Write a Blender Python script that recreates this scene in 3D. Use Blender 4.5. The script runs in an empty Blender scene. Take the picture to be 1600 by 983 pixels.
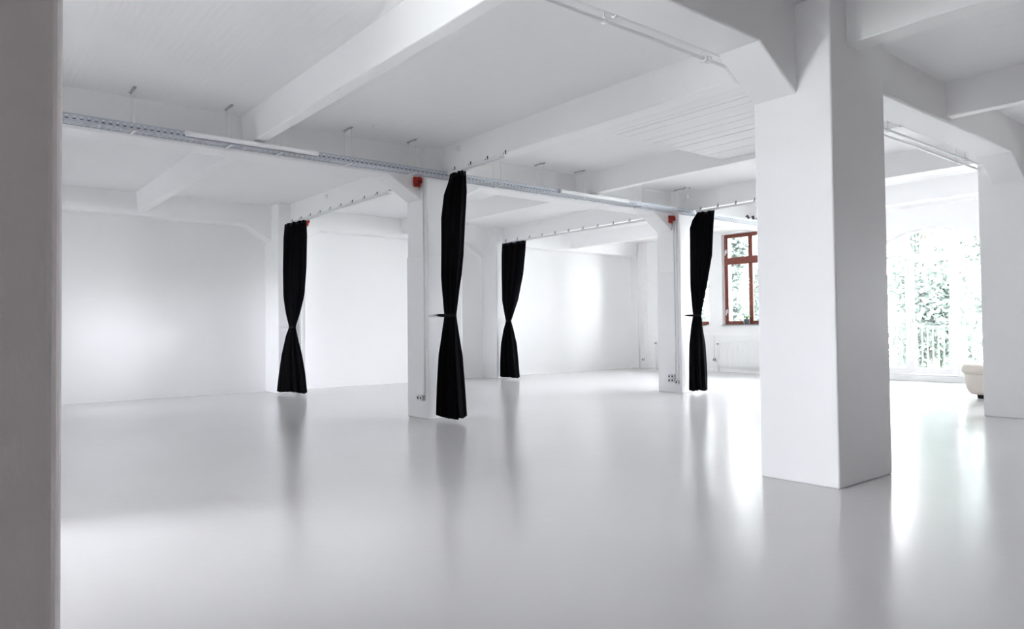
import bpy, bmesh, math, random
from mathutils import Vector, Matrix
random.seed(7)
PI = math.pi
sc = bpy.context.scene
COL = sc.collection

# ------------------------------------------------------------------ materials
def mat(name, base, rough=.5, spec=.5, metal=0.0, bump=None, var=0.0, var_scale=1.5, sheen=0.0):
    """Procedural principled material; bump = list of (kind, scale(xyz), strength, distance)."""
    m = bpy.data.materials.new(name); m.use_nodes = True
    nt = m.node_tree; n = nt.nodes; l = nt.links
    b = n['Principled BSDF']
    b.inputs['Base Color'].default_value = (*base, 1)
    b.inputs['Roughness'].default_value = rough
    b.inputs['Metallic'].default_value = metal
    b.inputs['Specular IOR Level'].default_value = spec
    if sheen: b.inputs['Sheen Weight'].default_value = sheen
    tc = n.new('ShaderNodeTexCoord')
    if var:
        no = n.new('ShaderNodeTexNoise'); no.inputs['Scale'].default_value = var_scale; no.inputs['Detail'].default_value = 5
        l.new(tc.outputs['Object'], no.inputs['Vector'])
        mx = n.new('ShaderNodeMix'); mx.data_type = 'RGBA'
        mx.inputs['A'].default_value = (*[c * (1 - var) for c in base], 1)
        mx.inputs['B'].default_value = (*[min(1, c * (1 + var)) for c in base], 1)
        l.new(no.outputs['Fac'], mx.inputs['Factor']); l.new(mx.outputs['Result'], b.inputs['Base Color'])
    prev = None
    for (kind, scale, strength, dist) in (bump or []):
        mp = n.new('ShaderNodeMapping'); mp.inputs['Scale'].default_value = scale
        l.new(tc.outputs['Object'], mp.inputs['Vector'])
        if kind == 'noise':
            t = n.new('ShaderNodeTexNoise'); t.inputs['Scale'].default_value = 1; t.inputs['Detail'].default_value = 4
            l.new(mp.outputs['Vector'], t.inputs['Vector']); out = t.outputs['Fac']
        else:   # boards: grooves across x
            t = n.new('ShaderNodeTexWave'); t.wave_type = 'BANDS'; t.bands_direction = 'X'; t.wave_profile = 'SAW'
            t.inputs['Scale'].default_value = 1; t.inputs['Distortion'].default_value = .25
            l.new(mp.outputs['Vector'], t.inputs['Vector']); out = t.outputs['Fac']
        bp = n.new('ShaderNodeBump'); bp.inputs['Strength'].default_value = strength; bp.inputs['Distance'].default_value = dist
        l.new(out, bp.inputs['Height'])
        if prev: l.new(prev.outputs['Normal'], bp.inputs['Normal'])
        prev = bp
    if prev: l.new(prev.outputs['Normal'], b.inputs['Normal'])
    return m

M = {}
M['plaster'] = mat('painted_plaster', (.885, .885, .89), .55, .35, bump=[('noise', (5, 5, 5), .12, .02), ('noise', (45, 45, 45), .12, .004)], var=.012)
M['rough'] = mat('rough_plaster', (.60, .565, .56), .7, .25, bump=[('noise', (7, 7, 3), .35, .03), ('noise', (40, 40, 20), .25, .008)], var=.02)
M['wall'] = mat('smooth_wall_paint', (.90, .90, .905), .95, .02, bump=[('noise', (3, 3, 3), .05, .02)], var=.008, var_scale=.8)
M['concrete'] = mat('board_marked_ceiling_paint', (.87, .87, .875), .6, .3, bump=[('boards', (1.05, .02, 1), .5, .012), ('noise', (22, 1.2, 10), .4, .01), ('noise', (2, .7, 2), .15, .02)], var=.02)
M['dark_wall'] = mat('dark_unseen_wall', (.10, .07, .06), .8, .2, bump=[('noise', (4, 4, 12), .3, .02)], var=.2)  # dark tone chosen to soak up bounce light behind the camera
M['column'] = mat('column_paint', (.885, .885, .895), .55, .3, bump=[('noise', (3, 3, 2), .08, .02), ('noise', (35, 35, 35), .05, .004)], var=.008)
M['floor'] = mat('grey_epoxy_floor', (.66, .65, .655), .19, .4, bump=[('noise', (1.1, 1.1, 1), .08, .03), ('noise', (14, 14, 1), .14, .005), ('noise', (90, 90, 1), .22, .0015)], var=.025, var_scale=.7)
M['velvet'] = mat('black_molton', (.004, .004, .005), .95, .05, bump=[('noise', (60, 60, 60), .2, .003)])
M['strap'] = mat('black_webbing', (.006, .006, .008), .8, .2)
M['rail'] = mat('white_aluminium', (.82, .83, .84), .4, .5)
M['hook'] = mat('dark_steel', (.12, .12, .13), .45, .5, metal=.6)
M['galv'] = mat('galvanised_steel', (.50, .53, .58), .42, .5, metal=.85, bump=[('noise', (40, 40, 40), .1, .002)], var=.08, var_scale=12)
M['white_metal'] = mat('white_enamel', (.86, .865, .87), .3, .5, bump=[('noise', (20, 20, 20), .02, .002)])
M['diffuser'] = mat('frosted_cover', (.88, .89, .9), .35, .5)
M['red'] = mat('red_plastic', (.42, .028, .018), .4, .5, bump=[('noise', (30, 30, 30), .03, .002)])
M['redlight'] = mat('red_lens', (.5, .05, .03), .15, .6)
M['grey_plastic'] = mat('grey_plastic', (.45, .46, .48), .4, .5)
M['dark_plastic'] = mat('dark_plastic', (.05, .05, .055), .4, .5)
M['white_plastic'] = mat('white_plastic', (.82, .82, .83), .35, .5)
M['pipe'] = mat('painted_pipe', (.82, .825, .835), .35, .5, bump=[('noise', (18, 18, 18), .05, .003)])
M['mahogany'] = mat('red_brown_window_paint', (.19, .045, .03), .4, .5, bump=[('noise', (8, 8, 60), .12, .003)], var=.12, var_scale=6)
M['white_wood'] = mat('white_window_paint', (.92, .92, .925), .35, .5)
M['leather'] = mat('cream_upholstery', (.60, .56, .51), .6, .3, bump=[('noise', (12, 12, 12), .12, .01), ('noise', (120, 120, 120), .15, .002)], var=.03, var_scale=3)
M['black_wood'] = mat('black_feet', (.012, .01, .01), .5, .4)
M['steel'] = mat('chrome', (.7, .7, .72), .2, .5, metal=1.0)
M['ground'] = mat('pale_ground', (.36, .38, .33), .9, .2, bump=[('noise', (2, 2, 2), .3, .05)], var=.1)
M['slab'] = mat('balcony_concrete', (.62, .62, .61), .8, .2, var=.04)
M['iron'] = mat('grey_green_railing_paint', (.05, .07, .062), .5, .4)
M['bark'] = mat('bark', (.20, .17, .14), .9, .1, bump=[('noise', (8, 8, 2), .5, .05)], var=.2, var_scale=4)
M['petal'] = mat('orchid_petal', (.85, .80, .82), .5, .3)
M['plant'] = mat('orchid_leaf', (.12, .28, .05), .4, .4, var=.2, var_scale=20)
M['dark_pot'] = mat('dark_glazed_pot', (.05, .06, .07), .2, .6)

def leaf_mat(name, c):
    m = bpy.data.materials.new(name); m.use_nodes = True
    nt = m.node_tree; n = nt.nodes; l = nt.links
    n.remove(n['Principled BSDF']); out = n['Material Output']
    tc = n.new('ShaderNodeTexCoord'); no = n.new('ShaderNodeTexNoise'); no.inputs['Scale'].default_value = 1.6
    l.new(tc.outputs['Object'], no.inputs['Vector'])
    mc = n.new('ShaderNodeMix'); mc.data_type = 'RGBA'
    mc.inputs['A'].default_value = (*[v * .8 for v in c], 1); mc.inputs['B'].default_value = (*[v * 1.2 for v in c], 1)
    l.new(no.outputs['Fac'], mc.inputs['Factor'])
    d = n.new('ShaderNodeBsdfDiffuse'); t = n.new('ShaderNodeBsdfTranslucent'); mx = n.new('ShaderNodeMixShader'); mx.inputs['Fac'].default_value = .5
    for q in (d, t): l.new(mc.outputs['Result'], q.inputs['Color'])
    l.new(d.outputs['BSDF'], mx.inputs[1]); l.new(t.outputs['BSDF'], mx.inputs[2]); l.new(mx.outputs['Shader'], out.inputs['Surface'])
    return m
M['leaf'] = leaf_mat('leaf_green', (.13, .158, .143)); M['leaf_pale'] = leaf_mat('leaf_pale_green', (.155, .185, .17))
def glass_mat():
    m = bpy.data.materials.new('window_glass'); m.use_nodes = True
    nt = m.node_tree; n = nt.nodes; l = nt.links
    n.remove(n['Principled BSDF']); out = n['Material Output']
    tr = n.new('ShaderNodeBsdfTransparent'); tr.inputs['Color'].default_value = (.965, .965, .965, 1)
    gl = n.new('ShaderNodeBsdfGlossy'); gl.inputs['Roughness'].default_value = .02; gl.inputs['Color'].default_value = (1, 1, 1, 1)
    fr = n.new('ShaderNodeFresnel'); fr.inputs['IOR'].default_value = 1.4
    mx = n.new('ShaderNodeMixShader')
    l.new(fr.outputs['Fac'], mx.inputs['Fac']); l.new(tr.outputs['BSDF'], mx.inputs[1]); l.new(gl.outputs['BSDF'], mx.inputs[2])
    l.new(mx.outputs['Shader'], out.inputs['Surface'])
    return m
M['glass'] = glass_mat()

# ------------------------------------------------------------------ helpers
def box(bm, x0, x1, y0, y1, z0, z1):
    r = bmesh.ops.create_cube(bm, size=1)
    for v in r['verts']:
        v.co = Vector(((x0 + x1) / 2 + v.co.x * (x1 - x0), (y0 + y1) / 2 + v.co.y * (y1 - y0), (z0 + z1) / 2 + v.co.z * (z1 - z0)))
    return r['verts']

def cyl(bm, p, q, r, seg=12, r2=None, caps=True):
    p, q = Vector(p), Vector(q); d = q - p
    res = bmesh.ops.create_cone(bm, cap_ends=caps, segments=seg, radius1=r, radius2=r if r2 is None else r2, depth=d.length)
    rot = d.to_track_quat('Z', 'Y').to_matrix().to_4x4()
    bmesh.ops.transform(bm, matrix=Matrix.Translation((p + q) / 2) @ rot, verts=res['verts'])
    return res['verts']

def tube(bm, pts, r, seg=10):
    pts = [Vector(p) for p in pts]; rings = []
    up = Vector((.31, .17, .93))
    for i, p in enumerate(pts):
        t = (pts[min(i + 1, len(pts) - 1)] - pts[max(i - 1, 0)]).normalized()
        a = t.cross(up).normalized(); b = t.cross(a)
        rings.append([bm.verts.new(p + r * (math.cos(2 * PI * k / seg) * a + math.sin(2 * PI * k / seg) * b)) for k in range(seg)])
    for i in range(len(rings) - 1):
        for k in range(seg):
            bm.faces.new((rings[i][k], rings[i][(k + 1) % seg], rings[i + 1][(k + 1) % seg], rings[i + 1][k]))
    bm.faces.new(rings[0][::-1]); bm.faces.new(rings[-1])

def lathe(bm, prof, c=(0, 0, 0), seg=24):
    c = Vector(c); rings = []
    for (r, z) in prof:
        rings.append([bm.verts.new(c + Vector((r * math.cos(2 * PI * k / seg), r * math.sin(2 * PI * k / seg), z))) for k in range(seg)])
    for i in range(len(rings) - 1):
        for k in range(seg):
            bm.faces.new((rings[i][k], rings[i][(k + 1) % seg], rings[i + 1][(k + 1) % seg], rings[i + 1][k]))
    bm.faces.new(rings[0][::-1]); bm.faces.new(rings[-1])

def prism(bm, poly, axis, a, b):
    """poly of (u,v): axis 'y' -> (u=x, v=z) from y=a to y=b; axis 'x' -> (u=y, v=z)."""
    def P(u, v, t): return (u, t, v) if axis == 'y' else (t, u, v)
    A = [bm.verts.new(P(u, v, a)) for u, v in poly]; B = [bm.verts.new(P(u, v, b)) for u, v in poly]
    n = len(poly)
    bm.faces.new(A); bm.faces.new(B[::-1])
    for i in range(n): bm.faces.new((A[i], B[i], B[(i + 1) % n], A[(i + 1) % n]))

def obj(name, bm, material, parent=None, smooth=False, bevel=0.0, bseg=2):
    bmesh.ops.recalc_face_normals(bm, faces=bm.faces[:])
    me = bpy.data.meshes.new(name); bm.to_mesh(me); bm.free()
    me.materials.append(material if not isinstance(material, str) else M[material])
    if smooth:
        for p in me.polygons: p.use_smooth = True
    o = bpy.data.objects.new(name, me); COL.objects.link(o)
    if parent is not None: o.parent = parent
    if bevel:
        md = o.modifiers.new('bevel', 'BEVEL'); md.width = bevel; md.segments = bseg; md.limit_method = 'ANGLE'; md.angle_limit = .6
    return o

def new(): return bmesh.new()
def boxobj(name, dims, material, parent=None, bevel=0.0, bseg=2):
    bm = new(); box(bm, *dims); return obj(name, bm, material, parent, bevel=bevel, bseg=bseg)

def struct(o, label=None):
    o['kind'] = 'structure'
    if label: o['label'] = label
    return o

def tag(o, label, cat, group=None):
    o['label'] = label; o['category'] = cat
    if group: o['group'] = group
    return o

def thing(name, loc, label, cat, group=None, rz=0.0):
    o = bpy.data.objects.new(name, None); COL.objects.link(o); o.empty_display_size = .1
    o.location = loc; o.rotation_euler = (0, 0, rz)
    return tag(o, label, cat, group)

def copy_tree(o, parent=None):
    c = o.copy(); COL.objects.link(c)
    if parent is not None: c.parent = parent
    for ch in list(o.children): copy_tree(ch, c)
    return c

# ------------------------------------------------------------------ dimensions
XL, XR = -3.4, 15.5          # left wall, window wall (inner faces)
YF, YW = -3.3, 13.6          # wall behind the camera, back wall
ZC = 3.53                    # slab underside
ZB = 3.14                    # main beam underside
ZJ = 3.20                    # joist underside
TH = .42                     # wall thickness

# ------------------------------------------------------------------ room shell
struct(boxobj('floor', (XL - TH, XR + TH, YF - TH, YW + TH, -.2, 0), 'floor'))
struct(boxobj('ceiling', (XL - TH, XR + TH, YF - TH, YW + TH, ZC, ZC + .3), 'concrete'))
bm = new(); x = 5.30; rb = random.Random(3)
while x < 7.78:
    wd = min(rb.choice((.10, .12, .14, .16)), 7.78 - x)
    if wd > .03: box(bm, x, x + wd - .004, 3.05, 5.30, 3.262 + rb.uniform(0, .007), ZC)
    x += wd
box(bm, 5.30, 7.78, 3.05, 5.292, 3.28, ZC + .01)
struct(obj('ceiling_board_panel', bm, 'concrete', bevel=.0025), 'lowered board-marked patch of ceiling beside the front column')
struct(boxobj('wall_back', (XL, XR, YW, YW + TH, 0, ZC), 'wall'))
struct(boxobj('wall_front', (XL, XR, YF - TH, YF, 0, ZC), 'dark_wall'))  # unseen wall, darkened to keep bounce off the faces turned to it

def wall_with_holes(name, x0, x1, ya, yb, holes, material):
    """wall of constant x; holes = list of (y0,y1,z0,z1) sorted in y."""
    bm = new(); y = ya
    for (h0, h1, z0, z1) in holes:
        box(bm, x0, x1, y, h0, 0, ZC)
        if z0 > 0: box(bm, x0, x1, h0, h1, 0, z0)
        if z1 < ZC: box(bm, x0, x1, h0, h1, z1, ZC)
        y = h1
    box(bm, x0, x1, y, yb, 0, ZC)
    return struct(obj(name, bm, material))

WIN = [(8.72, 10.66), (11.07, 12.72)]                 # red windows of the window wall
Z0, Z1 = 1.17, 3.475
DOORS = [5.85, 3.2]                                   # arched doors (centre y); the second is unseen, added for daylight
HW, ZS, ZT = .98, 2.83, 3.13                          # half width, spring and crown of the arch
holes = [(6.98, 8.55, .25, Z1), (-.4, .75, .9, 2.3)]  # unseen openings added to let in more daylight
for c in sorted(DOORS): holes.append((c - HW, c + HW, 0, ZT))
holes += [(a, b, Z0, Z1) for a, b in WIN]
holes.sort()
wall_with_holes('wall_right', XR, XR + TH, YF, YW, holes, 'wall')
wall_with_holes('wall_left', XL - TH, XL, YF, YW, [(5.95, 7.75, .25, 3.1), (9.4, 12.6, .3, 3.0)], 'wall')  # rear opening added to brighten the back bay
# unseen partition between the columns on the left, shaping the floor's light patch
struct(boxobj('wall_unseen_partition', (-.42, -.22, 5.42, 7.80, 0, ZC), 'wall'))
bm = new()
for q in ((8.28, 11.0, 0, ZC), (12.3, YW, 0, ZC), (11.0, 12.3, 2.0, ZC), (11.0, 12.3, 0, .85)): box(bm, -.42, -.22, *q)
struct(obj('wall_unseen_partition', bm, 'wall'))  # unseen rear partition added to block side light, opened to let some in

def arch_z(y, c):
    R = (HW ** 2 + (ZT - ZS) ** 2) / (2 * (ZT - ZS))
    return ZT - R + math.sqrt(max(R * R - (y - c) ** 2, 0))
# spandrels that make the door openings arched
for i, c in enumerate(DOORS):
    bm = new(); N = 24
    for k in range(N):
        ya, yb = c - HW + 2 * HW * k / N, c - HW + 2 * HW * (k + 1) / N
        prism(bm, [(ya, arch_z(ya, c)), (yb, arch_z(yb, c)), (yb, ZT + .001), (ya, ZT + .001)], 'x', XR, XR + TH)
    struct(obj('wall_right_arch', bm, 'wall'))
struct(boxobj('baseboard_right', (XR - .018, XR, 7.0, YW - .3, 0, .075), 'white_wood', bevel=.004))
bm = new(); box(bm, XR - .03, XR, 8.0, YW - .02, .925, .985); box(bm, XR - .035, XR, 8.0, YW - .02, .985, .992)
struct(obj('trim_1', bm, 'white_wood'), 'white cable trunking along the wall above the radiators')

# ------------------------------------------------------------------ columns
def column(x0, x1, y0, y1, material='column', bevel=.014, z1=ZC, segs=10):
    bm = new()
    vs = box(bm, x0, x1, y0, y1, 0, z1)
    return struct(obj('column', bm, material, bevel=bevel, bseg=3))
CA = (4.917, 5.753, 2.452, 3.064)
CB = (10.141, 10.977, 2.604, 3.216)
CC = (4.923, 5.45, 7.793, 8.291)
CD = (10.101, 10.63, 7.793, 8.291)
column(*CA); column(*CB); column(*CC); column(*CD)
column(4.923, 5.45, 12.93, YW + .05); column(10.101, 10.63, 13.04, YW + .05)
column(-.62, .02, 7.793, 8.291)
column(XR - .12, XR + .05, 13.1, YW + .05)
# slightly thicker plaster jacket on the lower shafts (the step seen at about 2.1 m)
for (x0, x1, y0, y1) in (CC, CD):
    bm = new(); box(bm, x0 - .008, x1 + .006, y0 - .008, y1 + .012, 0, 2.12)
    struct(obj('column_jacket', bm, 'column', bevel=.012, bseg=3))
# near pier on the left, rough plaster
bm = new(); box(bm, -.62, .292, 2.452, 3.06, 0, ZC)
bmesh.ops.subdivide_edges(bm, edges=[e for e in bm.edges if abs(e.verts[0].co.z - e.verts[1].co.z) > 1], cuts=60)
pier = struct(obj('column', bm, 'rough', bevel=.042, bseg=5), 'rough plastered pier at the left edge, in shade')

# ------------------------------------------------------------------ main beams with haunches
def beam(y0, y1, cols, xa, xb, zb=ZB, run=.47, drop=.29):
    """beam along x; cols = list of (x0,x1) of the columns it rests on."""
    pts = [(xa, ZC + .02), (xa, zb)]
    for (c0, c1) in cols:
        pts += [(c0 - run, zb), (c0 + .02, zb - drop), (c1 - .02, zb - drop), (c1 + run, zb)]
    pts += [(xb, zb), (xb, ZC + .02)]
    bot = pts[1:-1]; bm = new(); zt = ZC + .02
    V = [[(bm.verts.new((x, y, z)), bm.verts.new((x, y, zt))) for (x, z) in bot] for y in (y0, y1)]
    for i in range(len(bot) - 1):
        a, b, c, d = V[0][i], V[0][i + 1], V[1][i], V[1][i + 1]
        bm.faces.new((a[0], b[0], b[1], a[1])); bm.faces.new((c[0], c[1], d[1], d[0]))
        bm.faces.new((a[0], c[0], d[0], b[0])); bm.faces.new((a[1], b[1], d[1], c[1]))
    for i in (0, -1): bm.faces.new((V[0][i][0], V[0][i][1], V[1][i][1], V[1][i][0]))
    return struct(obj('ceiling_beam', bm, 'plaster', bevel=.016, bseg=2))
X0 = (-.62, .29)
beam(2.712, 3.06, [X0, CA[:2], CB[:2]], XL, XR)
beam(7.953, 8.288, [(-.62, .02), CC[:2], CD[:2]], XL, XR, zb=3.13)
beam(13.28, YW, [(4.923, 5.45), (10.101, 10.63)], XL, XR, zb=3.135)

# joists along y
def joist(x0, x1, y0, y1, zb=ZJ, taper=.03):
    bm = new(); prism(bm, [(x0, zb), (x1, zb), (x1 + taper, ZC + .02), (x0 - taper, ZC + .02)], 'y', y0, y1)
    return struct(obj('ceiling_joist', bm, 'plaster', bevel=.01, bseg=2))
bays = [(YF, 2.73), (3.04, 7.97), (8.27, 13.30)]
for (x0, x1) in ((2.645, 2.765), (7.77, 7.90), (12.72, 12.86)):
    for (a, b) in bays: joist(x0, x1, a, b)
for (x0, x1) in ((-.3, -.1), (5.16, 5.36), (10.33, 10.53)):
    for (a, b) in bays: joist(x0, x1, a, b, taper=.0)

# ------------------------------------------------------------------ windows
def unseen_window(idx, x, y0, y1, z0, z1):
    w = bpy.data.objects.new('window_%d' % idx, None); COL.objects.link(w); struct(w)
    bm = new(); t = .06
    box(bm, x, x + t, y0, y0 + t, z0, z1); box(bm, x, x + t, y1 - t, y1, z0, z1)
    box(bm, x + .002, x + t - .002, y0 + .001, y1 - .001, z0 + .001, z0 + t); box(bm, x + .002, x + t - .002, y0 + .001, y1 - .001, z1 - t, z1 - .001)
    box(bm, x + .004, x + t - .004, (y0 + y1) / 2 - .03, (y0 + y1) / 2 + .03, z0 + .01, z1 - .01)
    obj('window_frame', bm, 'white_wood', w, bevel=.005)
    bm = new(); box(bm, x + .02, x + .026, y0 + t - .005, y1 - t + .005, z0 + t - .005, z1 - t + .005); obj('pane', bm, 'glass', w)
def red_window(idx, y0, y1, handles=True, plant=False):
    xf = XR + .12
    w = bpy.data.objects.new('window_%d' % idx, None); COL.objects.link(w); w.location = (xf, (y0 + y1) / 2, Z0)
    struct(w)
    ox, oy, oz = w.location
    def L(b): bmesh.ops.translate(b, vec=(-ox, -oy, -oz), verts=b.verts[:]); return b
    g = .005
    ya, yb, za, zb = y0 + g, y1 - g, Z0 + .025, Z1 - g
    zt0, zt1 = 2.735, 2.86
    bm = new()   # outer frame and transom
    box(bm, xf, xf + .07, ya, ya + .055, za, zb); box(bm, xf, xf + .07, yb - .055, yb, za, zb)
    box(bm, xf + .002, xf + .068, ya + .002, yb - .002, zb - .06, zb - .001); box(bm, xf + .002, xf + .068, ya + .002, yb - .002, za + .001, za + .06)
    box(bm, xf - .012, xf + .066, ya + .003, yb - .003, zt0, zt1)
    obj('window_frame', L(bm), 'mahogany', w, bevel=.006)
    ym = (ya + yb) / 2
    mull = [ym] if y1 - y0 < 1.7 else [ya + (yb - ya) * .335, ya + (yb - ya) * .665]
    mull = [ya + (yb - ya) * .62] if idx == 1 else mull
    bm = new()
    for m_ in mull:
        box(bm, xf + .004, xf + .06, m_ - .02, m_ + .02, za + .05, zt0 + .01); box(bm, xf + .004, xf + .06, m_ - .018, m_ + .018, zt1 - .01, zb - .05)
    obj('mullion', L(bm), 'mahogany', w, bevel=.005)
    edges = [ya + .05] + sum([[m_ - .018, m_ + .018] for m_ in mull], []) + [yb - .05]
    for k in range(0, len(edges), 2):
        e0, e1 = edges[k], edges[k + 1]
        for (z0, z1) in ((za + .055, zt0 + .005), (zt1 - .005, zb - .055)):
            bm = new(); s = .034
            box(bm, xf + .012, xf + .055, e0, e0 + s, z0, z1); box(bm, xf + .012, xf + .055, e1 - s, e1, z0, z1)
            box(bm, xf + .0135, xf + .0535, e0 + .001, e1 - .001, z0 + .001, z0 + s); box(bm, xf + .0135, xf + .0535, e0 + .001, e1 - .001, z1 - s, z1 - .001)
            sash = obj('sash', L(bm), 'mahogany', w, bevel=.005)
            bm = new(); box(bm, xf + .03, xf + .036, e0 + s - .004, e1 - s + .004, z0 + s - .004, z1 - s + .004)
            obj('pane', L(bm), 'glass', sash)
    bm = new()
    for zh in (1.53, 3.05):
        box(bm, xf - .02, xf + .002, yb - .075, yb - .045, zh - .05, zh + .05)
        cyl(bm, (xf - .02, yb - .06, zh), (xf - .045, yb - .06, zh), .011, 10)
        box(bm, xf - .055, xf - .04, yb - .072, yb - .048, zh - .1, zh + .02)
    h = obj('window_handle', L(bm), 'white_plastic', w, bevel=.003); h['label'] = 'white window handles'
    bm = new(); box(bm, XR - .05, xf + .02, y0 - .04 if False else y0 + .003, y1 - .003, Z0, Z0 + .028)
    box(bm, XR - .05, XR - .002, y0 - .05, y1 + .05, Z0, Z0 + .028)
    s = obj('window_sill', L(bm), 'white_wood', w, bevel=.006); s['label'] = 'white sill board'
    return w
red_window(1, *WIN[0]); red_window(2, *WIN[1])
unseen_window(3, XR + .15, 6.98, 8.55, .25, Z1)  # hidden behind the front column, added as an extra daylight source

# unseen windows: one behind the pier, the others added to brighten the room
unseen_window(7, XR + .15, -.4, .75, .9, 2.3); unseen_window(4, XL - .25, 5.95, 7.75, .25, 3.1); unseen_window(5, XL - .25, 9.4, 12.6, .3, 3.0); unseen_window(6, -.35, 11.0, 12.3, .85, 2.0)

# ------------------------------------------------------------------ arched glass doors
def arched_door(idx, c):
    xf = XR + .16; t = .07
    d = bpy.data.objects.new('door_%d' % idx, None); COL.objects.link(d); d.location = (xf, c, 0); struct(d)
    def L(b): bmesh.ops.translate(b, vec=(-xf, -c, 0), verts=b.verts[:]); return b
    zs, zb, ztr = .13, .13, 2.52
    mh = .46       # half distance of the mullions
    bm = new()
    box(bm, xf, xf + t, c - HW + .004, c - HW + .08, zb, arch_z(c - HW + .08, c) - .01)
    box(bm, xf, xf + t, c + HW - .08, c + HW - .004, zb, arch_z(c + HW - .08, c) - .01)
    N = 28
    for k in range(N):
        ya, yb = c - HW + .004 + (2 * HW - .008) * k / N, c - HW + .004 + (2 * HW - .008) * (k + 1) / N
        prism(bm, [(ya, arch_z(ya, c) - .075), (yb, arch_z(yb, c) - .075), (yb, arch_z(yb, c) - .004), (ya, arch_z(ya, c) - .004)], 'x', xf, xf + t)
    for s in (-1, 1):
        ym = c + s * mh
        box(bm, xf - .005, xf + t, ym - .035, ym + .035, zb, arch_z(ym, c) - .05)
    box(bm, xf - .008, xf + t - .003, c - HW + .01, c + HW - .01, ztr, ztr + .075)
    obj('door_frame', L(bm), 'white_wood', d, bevel=.004)
    bm = new(); box(bm, XR - .02, XR + TH, c - HW + .003, c + HW - .003, 0, .10); box(bm, XR + .03, XR + TH, c - HW + .003, c + HW - .003, .10, .13)
    obj('threshold', L(bm), 'white_metal', d, bevel=.006)
    # leaf
    bm = new(); a, b = c - mh + .037, c + mh - .037; s = .085
    box(bm, xf + .006, xf + .056, a, a + s, zb + .008, ztr - .006); box(bm, xf + .006, xf + .056, b - s, b, zb + .008, ztr - .006)
    box(bm, xf + .008, xf + .054, a + .002, b - .002, zb + .009, zb + .13); box(bm, xf + .008, xf + .054, a + .002, b - .002, ztr - .09, ztr - .007)
    leaf = obj('door_leaf', L(bm), 'white_wood', d, bevel=.004)
    bm = new(); box(bm, xf + .027, xf + .033, a + s - .004, b - s + .004, zb + .125, ztr - .085); obj('pane', L(bm), 'glass', leaf)
    bm = new(); cyl(bm, (xf + .006, b - .04, 1.2), (xf - .04, b - .04, 1.2), .01, 10); cyl(bm, (xf - .035, b - .04, 1.2), (xf - .035, b - .14, 1.2), .009, 10)
    box(bm, xf - .002, xf + .008, b - .058, b - .022, 1.1, 1.28)
    obj('door_handle', L(bm), 'steel', leaf)
    for s_ in (-1, 1):
        y0, y1 = sorted((c + s_ * (mh + .03), c + s_ * (HW - .075)))
        bm = new(); box(bm, xf + .027, xf + .033, y0, y1, zb, ztr + .01); obj('side_pane', L(bm), 'glass', d)
        # low kick rail of the side light
        bm = new(); box(bm, xf + .005, xf + .06, y0, y1, zb, zb + .12); obj('bottom_rail', L(bm), 'white_wood', d, bevel=.004)
    bm = new()
    for k in range(N):
        ya, yb = c - HW + .07 + (2 * HW - .14) * k / N, c - HW + .07 + (2 * HW - .14) * (k + 1) / N
        prism(bm, [(ya, ztr + .06), (yb, ztr + .06), (yb, arch_z(yb, c) - .06), (ya, arch_z(ya, c) - .06)], 'x', xf + .027, xf + .033)
    bmesh.ops.remove_doubles(bm, verts=bm.verts[:], dist=1e-4)
    obj('fanlight_pane', L(bm), 'glass', d)
    return d
for i, c in enumerate(DOORS): arched_door(i + 1, c)

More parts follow.
